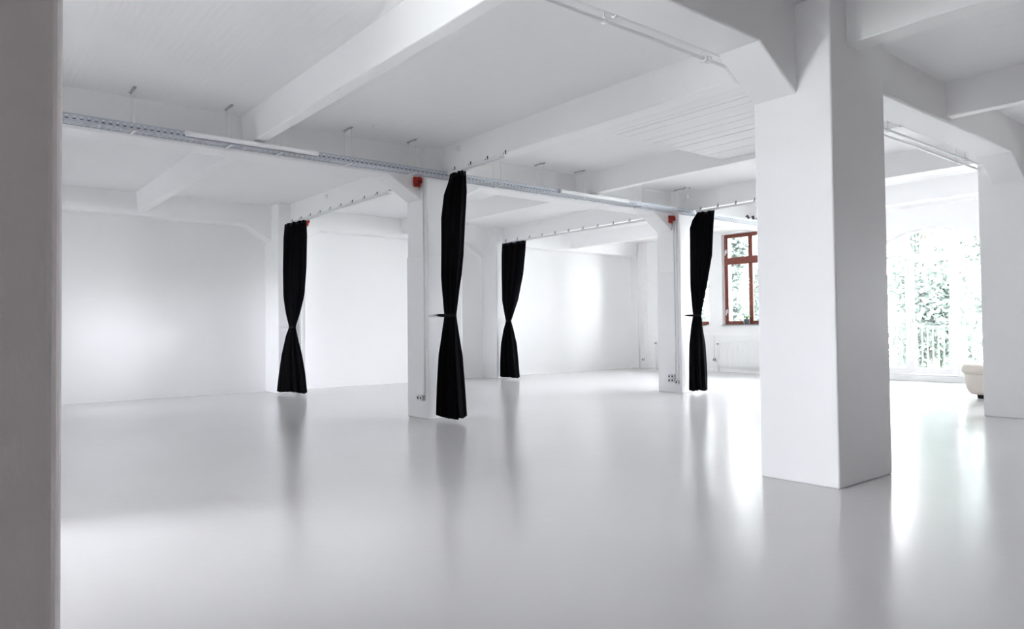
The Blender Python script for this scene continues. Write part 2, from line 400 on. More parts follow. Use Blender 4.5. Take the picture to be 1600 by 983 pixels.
# ------------------------------------------------------------------ curtains
def curtain(table, label, flutes, depth, waist_z, hook, seed, zwave=.02, behind=False):
    """table rows (z, xl, yl, xr, yr): the two edges of the gathered cloth from the heading to the hem."""
    rnd = random.Random(seed)
    t0 = table[-1]; cx, cy = (t0[1] + t0[3]) / 2, (t0[2] + t0[4]) / 2
    root = thing('curtain', (cx, cy, 0), label, 'curtain', 'black curtains tied back by the columns')
    rows = sorted(table, key=lambda r: -r[0])
    zt, zb = rows[0][0], rows[-1][0]
    def at(z):
        for i in range(len(rows) - 1):
            if rows[i + 1][0] <= z <= rows[i][0]:
                f = (rows[i][0] - z) / (rows[i][0] - rows[i + 1][0]); f = f
                return [rows[i][k] * (1 - f) + rows[i + 1][k] * f for k in range(1, 5)]
        return list(rows[0][1:] if z > zt else rows[-1][1:])
    nz, na = 74, flutes * 12
    ph = [rnd.uniform(0, 2 * PI) for _ in range(8)]
    def ring_pts(z, grow=0.0, flat=1.0, n=na):
        xl, yl, xr, yr = at(z)
        Lp, Rp = Vector((xl, yl, 0)), Vector((xr, yr, 0))
        c = (Lp + Rp) / 2; u = (Rp - Lp); hw = u.length / 2; u.normalize(); v = Vector((-u.y, u.x, 0))
        if v.x > 0: v = -v
        dz = min(1, abs(z - waist_z) / .5)
        a = (.45 + .55 * dz) * depth
        if z > zt - .25: a = depth * (.45 + .55 * (zt - z) / .25)
        am = (.008 + .022 * dz) * flat
        if z < waist_z: am *= 1.25; a *= 1 + .8 * min(1, (waist_z - z) / .9)
        pts = []
        for k in range(n):
            th = 2 * PI * k / n
            f = math.sin(flutes * th + .5 * math.sin(2 * th + ph[0]) + ph[1] + .25 * math.sin(z * 1.7 + ph[2])) + .45 * math.sin((flutes * 2 + 1) * th + ph[3] + z * .6)
            ct, st = math.cos(th), math.sin(th)
            e = abs(st) ** .75 * (1 if st > 0 else -1)
            p = c + u * (ct * (hw + grow - .006) + ct * am * .25 * f) + v * (e * (a + grow) + e * am * f)
            pts.append((p, f, th))
        return pts
    bm = new(); rings = []
    for i in range(nz + 1):
        t = i / nz; z = zt + (zb - zt) * t
        ring = []
        for (p, f, th) in ring_pts(z):
            dzv = 0
            if t > .9: dzv = (t - .9) / .1 * zwave * (.6 * math.sin(2 * th + ph[4]) + .5 * f)
            if t < .06: dzv = (1 - t / .06) * .008 * f
            ring.append(bm.verts.new((p.x - cx, p.y - cy, max(.006, z + dzv))))
        rings.append(ring)
    for i in range(nz):
        for k in range(na):
            bm.faces.new((rings[i][k], rings[i][(k + 1) % na], rings[i + 1][(k + 1) % na], rings[i + 1][k]))
    for ring, flip in ((rings[0], False), (rings[-1], True)):
        m_ = bm.verts.new(sum((v.co for v in ring), Vector()) / na)
        for k in range(na): bm.faces.new((ring[k], ring[(k + 1) % na], m_))
    obj('cloth', bm, 'velvet', root, smooth=True)
    # heading tape
    bm = new(); lo = [p for p, f, th in ring_pts(zt - .05, .006, .3, 64)]; hi = [p for p, f, th in ring_pts(zt - .003, .006, .3, 64)]
    A = [bm.verts.new((p.x - cx, p.y - cy, zt - .05)) for p in lo]; B = [bm.verts.new((p.x - cx, p.y - cy, zt - .004)) for p in hi]
    for k in range(64): bm.faces.new((A[k], A[(k + 1) % 64], B[(k + 1) % 64], B[k]))
    h = obj('heading_tape', bm, 'strap', root, smooth=True)
    # tieback strap round the waist and its tail to the hook
    bm = new(); w = .022
    loop = [p for p, f, th in ring_pts(waist_z, .008, .2, 48)]
    A = [bm.verts.new((p.x - cx, p.y - cy, waist_z - w)) for p in loop]; B = [bm.verts.new((p.x - cx, p.y - cy, waist_z + w)) for p in loop]
    for k in range(48): bm.faces.new((A[k], A[(k + 1) % 48], B[(k + 1) % 48], B[k]))
    xl, yl, _x, _y = at(waist_z)
    p0 = Vector((xl - cx, yl - cy - .03, waist_z))
    p1 = Vector((hook[0] - cx, hook[1] - cy, hook[2]))
    if behind: p0 = Vector(((xl + _x) / 2 - cx, (yl + _y) / 2 - cy, waist_z))
    n_ = Vector((0, 0, 1))
    for s in (-.004, .004):
        q = [p0 + n_ * w + Vector((s, 0, 0)), p0 - n_ * w + Vector((s, 0, 0)), p1 - n_ * w * .7 + Vector((s, 0, 0)), p1 + n_ * w * .7 + Vector((s, 0, 0))]
        bm.faces.new([bm.verts.new(v) for v in q])
    tb = obj('tieback', bm, 'strap', root)
    bm = new(); cyl(bm, p1 + Vector((0, -.012, 0)), p1 + Vector((0, .03, 0)), .012, 12); lathe(bm, [(.02, -.004), (.02, .004)], p1)
    obj('hook', bm, 'hook', tb)
    return root

TC = [(3.114, 5.09, 7.467, 5.09, 7.199), (3.009, 5.09, 7.513, 5.09, 7.202), (2.874, 5.09, 7.603, 5.09, 7.204), (2.569, 5.09, 7.682, 5.09, 7.237), (2.083, 5.09, 7.689, 5.09, 7.286), (1.678, 5.09, 7.681, 5.09, 7.363), (1.434, 5.09, 7.67, 5.09, 7.395), (1.328, 5.09, 7.657, 5.09, 7.411), (1.19, 5.09, 7.68, 5.09, 7.399), (0.783, 5.077, 7.70, 5.09, 7.349), (0.38, 5.043, 7.70, 5.09, 7.299), (0.05, 5.02, 7.70, 5.09, 7.263)]
T1 = [(3.114, 5.025, 12.84, 5.09, 12.085), (2.281, 5.01, 12.84, 5.09, 12.122), (1.819, 5.02, 12.84, 5.09, 12.211), (1.472, 5.055, 12.84, 5.09, 12.388), (1.227, 5.09, 12.807, 5.09, 12.566), (1.063, 5.054, 12.84, 5.09, 12.509), (0.772, 5.016, 12.84, 5.09, 12.394), (0.426, 4.967, 12.84, 5.09, 12.254), (0.06, 4.918, 12.84, 5.09, 12.143)]
T3 = [(3.114, 10.231, 12.95, 10.25, 12.146), (2.374, 10.22, 12.95, 10.25, 12.272), (1.792, 10.23, 12.95, 10.25, 12.464), (1.501, 10.25, 12.912, 10.25, 12.607), (1.325, 10.25, 12.868, 10.25, 12.703), (1.133, 10.24, 12.93, 10.25, 12.636), (0.766, 10.197, 12.95, 10.25, 12.55), (0.328, 10.172, 12.95, 10.25, 12.489), (0.05, 10.169, 12.95, 10.25, 12.447)]
TD = [(3.114, 10.25, 7.513, 10.25, 7.174), (2.999, 10.25, 7.623, 10.25, 7.189), (2.861, 10.25, 7.68, 10.25, 7.206), (2.369, 10.25, 7.68, 10.25, 7.241), (1.93, 10.25, 7.672, 10.25, 7.341), (1.489, 10.25, 7.655, 10.25, 7.442), (1.345, 10.25, 7.644, 10.25, 7.471), (1.156, 10.25, 7.675, 10.25, 7.462), (0.824, 10.25, 7.69, 10.25, 7.442), (0.272, 10.231, 7.70, 10.25, 7.415), (0.06, 10.207, 7.70, 10.25, 7.406)]
curtain(TC, 'black tied-back curtain covering the front of the column with one small twin socket', 9, .062, 1.328, (5.05, 7.765, 1.335), 1)
curtain(T1, 'black tied-back curtain against the wall pilaster in the left part of the room', 10, .07, 1.227, (5.19, 12.905, 1.235), 2, behind=True)
curtain(T3, 'black tied-back curtain at the wall pilaster between the two free-standing curtained columns', 10, .07, 1.325, (10.44, 13.015, 1.33), 3, behind=True)
curtain(TD, 'black tied-back curtain on the column next to the red-framed windows', 8, .06, 1.345, (10.22, 7.765, 1.35), 4)

# ------------------------------------------------------------------ curtain rails
def curtain_rail(x, y0, y1, label):
    r = thing('curtain_rail', (x, y0, 3.14), label, 'curtain rail', 'white curtain rails under the ceiling joists')
    n = y1 - y0
    bm = new()
    box(bm, -.022, .022, 0, n, .014, .026); box(bm, -.022, -.018, 0, n, -.006, .016); box(bm, .018, .022, 0, n, -.006, .016)
    box(bm, -.022, -.006, 0, n, -.006, -.003); box(bm, .006, .022, 0, n, -.006, -.003)
    obj('track', bm, 'rail', r)
    k = max(2, int(round(n / .42)) + 1)
    proto = None
    for i in range(k):
        y = .05 + (n - .1) * i / (k - 1)
        if proto is None:
            bm = new()
            box(bm, -.006, .05, -.008, .008, .026, .031)          # arm over the track
            box(bm, .045, .05, -.007, .007, .026, .095)            # plate on the joist side
            cyl(bm, (.02, 0, .032), (.02, 0, .06), .005, 8); cyl(bm, (.052, 0, .08), (.038, 0, .08), .006, 8)
            proto = obj('bracket', bm, 'hook', r); proto.location = (0, y, 0); proto['label'] = 'dark metal bracket'
        else:
            c = proto.copy(); COL.objects.link(c); c.parent = r; c.location = (0, y, 0)
    for y in (-.006, n + .006):
        bm = new(); box(bm, -.024, .024, y - .006, y + .006, -.008, .028); obj('end_cap', bm, 'rail', r, bevel=.003)
    return r
curtain_rail(5.108, 6.40, 7.545, 'short white curtain rail in front of the column with one small twin socket')
curtain_rail(5.108, 9.10, 12.88, 'long white curtain rail running from the left pilaster towards the column')
curtain_rail(10.275, 8.65, 12.98, 'long white curtain rail running from the middle pilaster towards the far column')
curtain_rail(10.275, 6.40, 7.545, 'short white curtain rail in front of the column beside the red windows')

# ------------------------------------------------------------------ cable tray
def perforated(bm, O, U, V, nu, pitch, rows):
    """plate from O along U (length nu*pitch) and V; rows = (v0, v1, s0, s1, w): strip with a slot s0..s1 of width w per pitch, w=0 = solid."""
    O, U, V = Vector(O), Vector(U), Vector(V)
    def P(u, v): return bm.verts.new(O + U * u + V * v)
    for (v0, v1, s0, s1, w, off) in rows:
        if w == 0:
            bm.faces.new((P(0, v0), P(nu * pitch, v0), P(nu * pitch, v1), P(0, v1))); continue
        for i in range(nu):
            a, b = i * pitch, (i + 1) * pitch
            c = (a + b) / 2 + off
            us = [a, c - w / 2, c + w / 2, b]; vs = [v0, s0, s1, v1]
            g = [[P(u, v) for v in vs] for u in us]
            for x in range(3):
                for y in range(3):
                    if x == 1 and y == 1: continue
                    bm.faces.new((g[x][y], g[x + 1][y], g[x + 1][y + 1], g[x][y + 1]))
    bmesh.ops.remove_doubles(bm, verts=bm.verts[:], dist=1e-5)

TY0, TY1, TZ0, TZ1 = 7.585, 7.777, 3.114, 3.174
tray = thing('cable_tray', (-.3, TY0, TZ0), 'long perforated galvanised cable tray hanging below the ceiling beam', 'cable tray')
PITCH = .0595; NS = 17; SEC = PITCH * NS
bm = new(); H = TZ1 - TZ0; W = TY1 - TY0
side = [(0, .006, 0, 0, 0, 0), (.006, .03, .013, .023, .028, 0), (.03, .052, .037, .044, .02, .0), (.052, H, 0, 0, 0, 0)]
perforated(bm, (0, 0, 0), (1, 0, 0), (0, 0, 1), NS, PITCH, side)
b2 = new(); perforated(b2, (0, W, 0), (1, 0, 0), (0, 0, 1), NS, PITCH, side)
rows3 = [(0, .008, 0, 0, 0, 0)]
for i in range(4):
    v = .008 + i * .044; rows3.append((v, v + .044, v + .008, v + .036, .040, .01 * (i % 2)))
rows3.append((.184, W, 0, 0, 0, 0))
b3 = new(); perforated(b3, (0, 0, 0), (1, 0, 0), (0, 1, 0), NS, PITCH, rows3)
def join(dst, src):
    me = bpy.data.meshes.new('tmp'); src.to_mesh(me); src.free(); dst.from_mesh(me); bpy.data.meshes.remove(me)
join(bm, b2); join(bm, b3)
for y in (-.003, W - .003):       # rolled lips
    box(bm, 0, SEC, y, y + .006, H - .003, H + .003)
sec0 = obj('tray_section', bm, 'galv', tray)
for i in range(1, 13):
    c = sec0.copy(); COL.objects.link(c); c.parent = tray; c.location = (i * SEC, 0, 0)
bm = new(); box(bm, -.04, .04, -.003, 0, .008, .05)
for px in (-.025, .025): cyl(bm, (px, -.003, .03), (px, -.008, .03), .006, 8)
jp = obj('joint_plate', bm, 'galv', tray); jp.location = (3 * SEC, 0, 0)
for i in (6, 9):
    c = jp.copy(); COL.objects.link(c); c.parent = tray; c.location = (i * SEC, 0, 0)
for k, (y, r) in enumerate(((.024, .014), (.062, .009), (.105, .010), (.150, .012))):
    bm = new(); pts = [(.02 + i * .45, y + .006 * math.sin(i * 1.9 + k), .004 + r + .004 * (1 + math.sin(i * 2.3 + k))) for i in range(29)]
    tube(bm, pts, r, 8); o = obj('cable', bm, 'dark_plastic' if k == 0 else 'white_plastic', tray, smooth=True); o['label'] = 'dark cable added for the shade inside the tray' if k == 0 else 'white cable added to lighten the tray slots'  # dark strand stands in for shade inside the tray, white ones brighten its slots
# hangers: pairs of thin rods with an anchor on the slab
rod0 = None
for x in (1.483, 2.397, 2.93, 3.764, 4.637, 5.986, 6.775, 7.574, 8.897, 9.98):
    if rod0 is None:
        bm = new()
        for y in (.012, W - .012): cyl(bm, (0, y, .0), (0, y, ZC - TZ0 - .015), .0035, 8)
        box(bm, -.012, .012, -.004, W + .004, -.012, -.004)
        for y in (.012, W - .012): cyl(bm, (0, y, H), (0, y, H + .02), .008, 6)
        rod0 = obj('hanger_rod', bm, 'rail', tray); rod0.location = (x + .3, 0, 0)
        bm = new(); box(bm, -.012, .012, -.016, W + .016, ZC - TZ0 - .012, ZC - TZ0 - .003)
        for y in (.012, W - .012): cyl(bm, (0, y, ZC - TZ0 - .024), (0, y, ZC - TZ0 - .012), .008, 6)
        an0 = obj('ceiling_anchor', bm, 'galv', rod0); an0['label'] = 'steel ceiling anchor bar'
    else:
        c = rod0.copy(); COL.objects.link(c); c.parent = tray; c.location = (x + .3, 0, 0)
        a = an0.copy(); COL.objects.link(a); a.parent = c
# white batten lights clipped along the tray
def batten(x0, x1, label):
    t = thing('batten_light', (x0, TY0 - .014, TZ0 + .008), label, 'light', 'white batten lights on the cable tray')
    n = x1 - x0
    bm = new(); box(bm, 0, n, -.03, 0, .0, .046); obj('housing', bm, 'white_metal', t, bevel=.004)
    bm = new(); box(bm, .03, n - .03, -.036, -.028, .006, .034); obj('diffuser', bm, 'diffuser', t, bevel=.003)
    for x in (0, n - .03):
        bm = new(); box(bm, x - .004, x + .034, -.034, -.001, -.002, .048); obj('end_cap', bm, 'white_plastic', t, bevel=.004)
    return t
batten(1.935, 3.335, 'white batten light on the cable tray left of the curtained columns')
batten(7.06, 8.53, 'white batten light on the cable tray between the two curtained columns')

# small dark spotlights at the window end of the tray
def spot(x, y, z, yaw, pitch, label):
    t = thing('spotlight', (x, y, z), label, 'spotlight', 'dark spotlights by the red windows', yaw)
    bm = new(); box(bm, -.02, .02, -.014, .014, 0, .012); cyl(bm, (0, 0, .012), (0, 0, .035), .005, 8)
    obj('base', bm, 'dark_plastic', t, bevel=.003)
    d = Vector((math.cos(pitch), 0, math.sin(pitch)))
    bm = new(); p = Vector((0, 0, .05)); cyl(bm, p - d * .035, p + d * .02, .02, 16, r2=.024); cyl(bm, p + d * .02, p + d * .04, .024, 16, r2=.03)
    obj('lamp_head', bm, 'dark_plastic', t)
    return t
spot(12.02, 7.66, TZ1 + .003, 2.0, .9, 'small dark spotlight on the tray, the one tipped towards the curtain')
spot(12.20, 7.66, TZ1 + .003, 2.4, 1.2, 'small dark upright spotlight on the tray, middle one of three')
spot(12.36, 7.66, TZ1 + .003, -.7, .05, 'small dark level spotlight on the tray closest to the big column')

# ------------------------------------------------------------------ red alarms
def alarm(x, y, z, label, rz=0.0):
    t = thing('mounted_fire_alarm', (x, y, z), label, 'fire alarm', 'red fire alarm sounders', rz)
    bm = new(); box(bm, -.05, .05, -.03, 0, -.065, .065); obj('back_box', bm, 'red', t, bevel=.008)
    bm = new()
    prof = [(.03, 0), (.034, .02), (.04, .04), (.047, .055), (.047, .06), (.038, .06), (.028, .035)]
    lathe(bm, prof); bmesh.ops.rotate(bm, cent=(0, 0, 0), matrix=Matrix.Rotation(PI / 2, 3, 'X'), verts=bm.verts[:])
    bmesh.ops.translate(bm, vec=(0, -.028, .01), verts=bm.verts[:]); obj('horn', bm, 'red', t, smooth=True)
    bm = new(); box(bm, -.035, .035, -.045, -.028, -.062, -.035); obj('warning_lens', bm, 'redlight', t, bevel=.005)
    bm = new(); cyl(bm, (.03, -.015, -.065), (.03, -.015, -.09), .012, 10); obj('cable_gland', bm, 'grey_plastic', t)
    return t
alarm(4.86, 7.953, 3.075, 'red fire alarm sounder on the haunch of the column with one small twin socket')
alarm(10.05, 7.953, 3.045, 'red fire alarm sounder on the haunch of the column beside the red windows')
alarm(5.60, 13.28, 3.27, 'tiny red fire alarm just right of the curtain on the left pilaster')

# ------------------------------------------------------------------ conduits and sockets on the columns
def conduit(pts, r, label, clip_axis=(1, 0, 0), clips=4):
    p0 = Vector(pts[0]); t = thing('conduit_pipe', p0, label, 'conduit')
    bm = new(); tube(bm, [Vector(p) - p0 for p in pts], r, 10); obj('pipe', bm, 'pipe', t, smooth=True)
    a, b = Vector(pts[0]) - p0, Vector(pts[1]) - p0
    ax = Vector(clip_axis)
    for i in range(clips):
        c = a.lerp(b, (i + .5) / clips)
        bm = new(); s = ax * .5 * r
        cyl(bm, c + Vector((0, 0, -.012)), c + Vector((0, 0, .012)), r * 1.35, 10)
        obj('clip', bm, 'white_plastic', t)
    return t
def socket(loc, n, rows, label, rz=0.0):
    """surface box on a face looking to -x (before rotation): n gangs across, rows high."""
    t = thing('power_socket', loc, label, 'socket', None, rz)
    w = .068
    bm = new(); box(bm, -.045, 0, -n * w / 2, n * w / 2, -rows * w / 2, rows * w / 2); obj('back_box', bm, 'grey_plastic', t, bevel=.005)
    for j in range(rows):
        for i in range(n):
            y = (i - (n - 1) / 2) * w; z = (j - (rows - 1) / 2) * w
            bm = new(); box(bm, -.055, -.043, y - .029, y + .029, z - .029, z + .029)
            f = obj('face_plate', bm, 'white_plastic', t, bevel=.004)
            bm = new(); cyl(bm, (-.056, y, z), (-.050, y, z), .019, 16); obj('outlet', bm, 'dark_plastic', f)
    return t
XCJ, XDJ = CC[0] - .008, CD[0] - .008
conduit([(XCJ - .012, 7.858, .31), (XCJ - .012, 7.858, 3.10)], .011, 'white conduit running down the corner of the column with one small twin socket', clips=6)
socket((XCJ, 7.925, .27), 2, 1, 'grey twin socket low on the side of the middle curtained column')
socket((CC[1] + .006, 7.86, .33), 1, 1, 'small grey socket peeping out behind the middle curtain', rz=PI)
conduit([(XDJ - .012, 7.905, .32), (XDJ - .012, 7.905, 3.05)], .011, 'white conduit on the far column ending above its block of sockets', clips=6)
conduit([(XDJ - .012, 7.845, .22), (XDJ - .012, 7.845, 3.05)], .011, 'white conduit on the far column beside the corner, reaching lower', clips=6)
socket((XDJ, 7.985, .25), 2, 2, 'grey block of four sockets low on the column by the red windows')
socket((XDJ, 7.865, .185), 1, 1, 'single grey socket under the conduit by the four-socket block')
conduit([(5.33, 12.905, .02), (5.33, 12.905, 2.9)], .016, 'white pipe standing in front of the left pilaster, behind its curtain', clips=5)
conduit([(15.30, 13.25, .02), (15.30, 13.25, 3.5)], .022, 'white riser pipe in the corner at the far end of the back wall', clips=3)

# ------------------------------------------------------------------ heating pipes under the front beam
def ceiling_pipe(y, dz, xv, label):
    z1, z2 = 3.172 + dz, 3.085 + dz
    p0 = Vector((-2.6, y, z1)); t = thing('ceiling_pipe', p0, label, 'pipe', 'white pipes along the front ceiling beam')
    pts = [(-2.6, y, z1), (1, y, z1), (4.70, y, z1), (4.76, y, z1 - .005), (4.82, y, (z1 + z2) / 2), (4.88, y, z2 + .005), (4.95, y, z2), (7, y, z2), (13.0, y, z2), (XR - .01, y, z2)]
    bm = new(); tube(bm, [Vector(p) - p0 for p in pts], .0135, 12); obj('pipe', bm, 'pipe', t, smooth=True)
    bm = new()
    cyl(bm, (xv + 2.6 - .03, 0, 0), (xv + 2.6 + .03, 0, 0), .027, 12); cyl(bm, (xv + 2.6, -.045, 0), (xv + 2.6, .045, 0), .012, 10)
    cyl(bm, (xv + 2.6, -.03, -.03), (xv + 2.6, .03, .03), .009, 8)
    obj('valve', bm, 'pipe', t)
    for x in (.6, 3.4, 7.35, 9.4):
        z = (z1 if x < 4.8 else z2) - z1
        bm = new(); cyl(bm, (x + 2.6 - .012, 0, z), (x + 2.6 + .012, 0, z), .023, 12); cyl(bm, (x + 2.6, 0, z), (x + 2.6, 0, (ZC if x < 4.8 else 3.262 if x < 7.7 else ZC) - z1), .005, 8)
        obj('pipe_hanger', bm, 'rail', t)
    return t
ceiling_pipe(3.105, .0, 4.58, 'white pipe with valve nearest the front ceiling beam')
ceiling_pipe(3.20, -.008, 4.50, 'white pipe with valve, outer of the pair along the front ceiling beam')

# ------------------------------------------------------------------ junction boxes on joists and slab
def junction(loc, axis, label, r=.035):
    t = thing('mounted_junction_box', loc, label, 'junction box', 'round junction boxes on the ceiling')
    rot = {'x': Matrix.Rotation(-PI / 2, 3, 'Y'), 'z': Matrix.Rotation(PI, 3, 'X'), 'y': Matrix.Rotation(PI / 2, 3, 'X')}[axis]
    bm = new(); lathe(bm, [(r, 0), (r, .02), (r * .9, .026)], seg=20); bmesh.ops.rotate(bm, cent=(0, 0, 0), matrix=rot, verts=bm.verts[:]); obj('box_body', bm, 'pipe', t)
    bm = new(); lathe(bm, [(r * .8, .024), (r * .8, .03), (r * .72, .033)], seg=20); bmesh.ops.rotate(bm, cent=(0, 0, 0), matrix=rot, verts=bm.verts[:]); obj('lid', bm, 'white_plastic', t)
junction((5.16, 7.41, 3.45), 'x', 'round white junction box on the joist above the middle curtain')
junction((5.16, 11.33, 3.43), 'x', 'round white junction box on the joist above the long left rail')
junction((10.33, 11.75, 3.45), 'x', 'round white junction box on the joist above the long middle rail')
junction((3.954, 7.37, ZC), 'z', 'small round junction box on the slab above the left part of the tray', .025)
# hook with a small lamp holder near the far column
t = thing('lamp_holder', (9.92, 7.48, ZC), 'white bare lamp holder hanging from the ceiling by the far column', 'lamp')
bm = new(); lathe(bm, [(.035, 0), (.035, -.012), (.02, -.03)], seg=16); obj('ceiling_rose', bm, 'white_plastic', t)
bm = new(); cyl(bm, (0, 0, -.03), (0, 0, -.13), .004, 8); obj('cord', bm, 'white_plastic', t)
bm = new(); lathe(bm, [(.012, -.12), (.022, -.135), (.024, -.19), (.018, -.20)], seg=16); obj('socket', bm, 'white_plastic', t)
bm = new(); cyl(bm, (-.07, 0, -.012), (.09, 0, -.012), .006, 8); obj('mounting_bar', bm, 'hook', t)

# ------------------------------------------------------------------ radiators
def radiator(y0, y1, label):
    x1 = XR - .04; x0 = x1 - .075; z0, z1 = .15, .75
    t = thing('radiator', ((x0 + x1) / 2, (y0 + y1) / 2, 0), label, 'radiator', 'white panel radiators under the windows')
    ox, oy = (x0 + x1) / 2, (y0 + y1) / 2
    def L(b): bmesh.ops.translate(b, vec=(-ox, -oy, 0), verts=b.verts[:]); return b
    bm = new(); n = int((y1 - y0) / .05); pr = []
    # fluted front panel
    w = (y1 - y0) / n; poly = [(x0 + .03, y0)]
    for k in range(n):
        a = y0 + k * w
        poly += [(x0 + .010, a + .004), (x0 + .010, a + w * .3), (x0, a + w * .42), (x0, a + w * .88)]
    poly += [(x0 + .010, y1 - .002), (x0 + .03, y1)]
    A = [bm.verts.new((u, v, z0)) for u, v in poly]; B = [bm.verts.new((u, v, z1)) for u, v in poly]
    for k in range(len(poly) - 1): bm.faces.new((A[k], A[k + 1], B[k + 1], B[k]))
    bm.faces.new((A[-1], A[0], B[0], B[-1])); bm.faces.new(A); bm.faces.new(B[::-1])
    obj('front_panel', L(bm), 'white_metal', t)
    bm = new(); box(bm, x1 - .02, x1, y0, y1, z0, z1); obj('back_panel', L(bm), 'white_metal', t, bevel=.004)
    bm = new(); box(bm, x0 + .004, x1, y0 - .004, y1 + .004, z1 - .004, z1 + .008)
    k = y0 + .02
    while k < y1 - .02: box(bm, x0 + .03, x1 - .02, k, k + .008, z1 + .008, z1 + .011); k += .02
    obj('top_grille', L(bm), 'white_metal', t)
    for y in (y0 + .3, y1 - .3):
        bm = new(); box(bm, x1 - .01, XR - .002, y - .02, y + .02, z0 + .05, z1 - .05); obj('wall_bracket', L(bm), 'white_metal', t)
    bm = new(); yv = y1 + .05
    tube(bm, [(x1 - .04, y1, z1 - .04), (x1 - .04, yv, z1 - .04), (x1 - .04, yv + .01, z1 - .06), (x1 - .04, yv + .01, .002)], .009, 8)
    obj('feed_pipe', L(bm), 'pipe', t, smooth=True)
    bm = new(); tube(bm, [(x1 - .04, y1, z0 + .03), (x1 - .04, y1 + .03, z0 + .03), (x1 - .04, y1 + .03, .002)], .009, 8); obj('return_pipe', L(bm), 'pipe', t, smooth=True)
    bm = new(); cyl(bm, (x1 - .09, yv, z1 - .04), (x1 - .03, yv, z1 - .04), .022, 14); obj('valve_knob', L(bm), 'grey_plastic', t)
radiator(8.95, 10.70, 'white panel radiator under the red window with the orchid')
radiator(11.24, 12.7, 'white panel radiator mostly hidden behind the far curtain')
socket((XR, 10.91, .30), 1, 1, 'small wall socket between the two radiators')
conduit([(XR - .013, 10.91, .34), (XR - .013, 10.91, .92)], .008, 'thin white conduit above the socket between the radiators', clips=2)
socket((15.379, 13.16, .25), 1, 1, 'small socket in the corner of the window wall beyond the far column')

# ------------------------------------------------------------------ orchid
t = thing('potted_orchid', (XR + .02, 9.98, Z0 + .029), 'small potted white orchid on the sill of the red window', 'plant')
bm = new(); lathe(bm, [(.045, 0), (.055, .02), (.065, .11), (.068, .125), (.058, .125), (.05, .1)], seg=24); obj('pot', bm, 'dark_pot', t, smooth=True)
bm = new()
for k in range(6):
    a = k * 1.05 + .3; pts = []
    for s in range(7):
        f = s / 6; pts.append(Vector((math.cos(a) * .14 * f, math.sin(a) * .14 * f, .11 + .09 * math.sin(f * 2.3))))
    prev = None
    for s, p in enumerate(pts):
        w = .022 * math.sin(PI * (s + .6) / 7.2); sd = Vector((-math.sin(a), math.cos(a), 0)) * w
        row = (bm.verts.new(p - sd), bm.verts.new(p + Vector((0, 0, -.006))), bm.verts.new(p + sd))
        if prev:
            bm.faces.new((prev[0], prev[1], row[1], row[0])); bm.faces.new((prev[1], prev[2], row[2], row[1]))
        prev = row
obj('leaves', bm, 'plant', t, smooth=True)
bm = new(); stem = [Vector((.0, 0, .1)), Vector((.005, .01, .22)), Vector((0, .012, .34)), Vector((-.01, -.005, .45)), Vector((-.03, -.04, .52)), Vector((-.05, -.09, .55))]
tube(bm, stem, .004, 8); st = obj('stem', bm, 'plant', t, smooth=True)
for (c, s) in ((stem[5], .03), (stem[4], .034), (stem[3], .034), (stem[3].lerp(stem[2], .5), .03)):
    bm = new()
    for k in range(5):
        a = k * 2 * PI / 5 + .3
        u = Vector((-.4, math.cos(a), math.sin(a))); p = c + Vector((-.01, 0, 0))
        v = Vector((0, -math.sin(a), math.cos(a)))
        q = [p, p + u * s * .6 + v * s * .45, p + u * s * 1.15, p + u * s * .6 - v * s * .45]
        bm.faces.new([bm.verts.new(x) for x in q])
    bmesh.ops.solidify(bm, geom=bm.faces[:], thickness=.003)
    obj('flower', bm, 'petal', st)
bm = new()
for sy in (-1, 1):
    tube(bm, [(0, sy * .062, .0), (-.005, sy * .085, .06), (0, sy * .075, .13)], .004, 8)
obj('pot_holder', bm, 'white_metal', t)

# ------------------------------------------------------------------ cream pouf
def soft_box(x0, x1, y0, y1, z0, z1, r, seg=5):
    bm = new(); box(bm, x0, x1, y0, y1, z0, z1)
    bmesh.ops.bevel(bm, geom=bm.edges[:], offset=r, segments=seg, profile=.5, affect='EDGES')
    return bm
t = thing('pouf', (12.74, 3.745, 0), 'cream upholstered pouf on black feet behind the right-hand column', 'pouf')
bm = new(); N = 28
rows = []
for (z, inset) in ((.062, .085), (.072, .06), (.11, .034), (.17, .016), (.26, .006), (.36, 0), (.40, 0)):
    hw, hd, r = .44 - inset, .44 - inset, .13
    ring = []
    for q in range(4):
        cxq, cyq = ((1, 1), (-1, 1), (-1, -1), (1, -1))[q]
        for k in range(7):
            a = q * PI / 2 + k / 6 * PI / 2
            ring.append(bm.verts.new((cxq * (hw - r) + r * math.cos(a), cyq * (hd - r) + r * math.sin(a), z)))
    rows.append(ring)
for i in range(len(rows) - 1):
    n = len(rows[i])
    for k in range(n): bm.faces.new((rows[i][k], rows[i][(k + 1) % n], rows[i + 1][(k + 1) % n], rows[i + 1][k]))
bm.faces.new(rows[0][::-1]); bm.faces.new(rows[-1])
obj('body', bm, 'leather', t, smooth=True)
bm = new(); rows = []
for (z, g, crown) in ((.392, .0, 0), (.398, .02, 0), (.42, .038, 0), (.46, .042, 0), (.49, .034, 0), (.512, .01, 0), (.524, -.04, 0), (.532, -.13, 0), (.536, -.25, 0)):
    hw = .44 + g; r = min(.12 + max(g, 0), hw * .9); ring = []
    for q in range(4):
        cxq, cyq = ((1, 1), (-1, 1), (-1, -1), (1, -1))[q]
        for k in range(7):
            a = q * PI / 2 + k / 6 * PI / 2
            ring.append(bm.verts.new((cxq * (hw - r) + r * math.cos(a), cyq * (hw - r) + r * math.sin(a), z)))
    rows.append(ring)
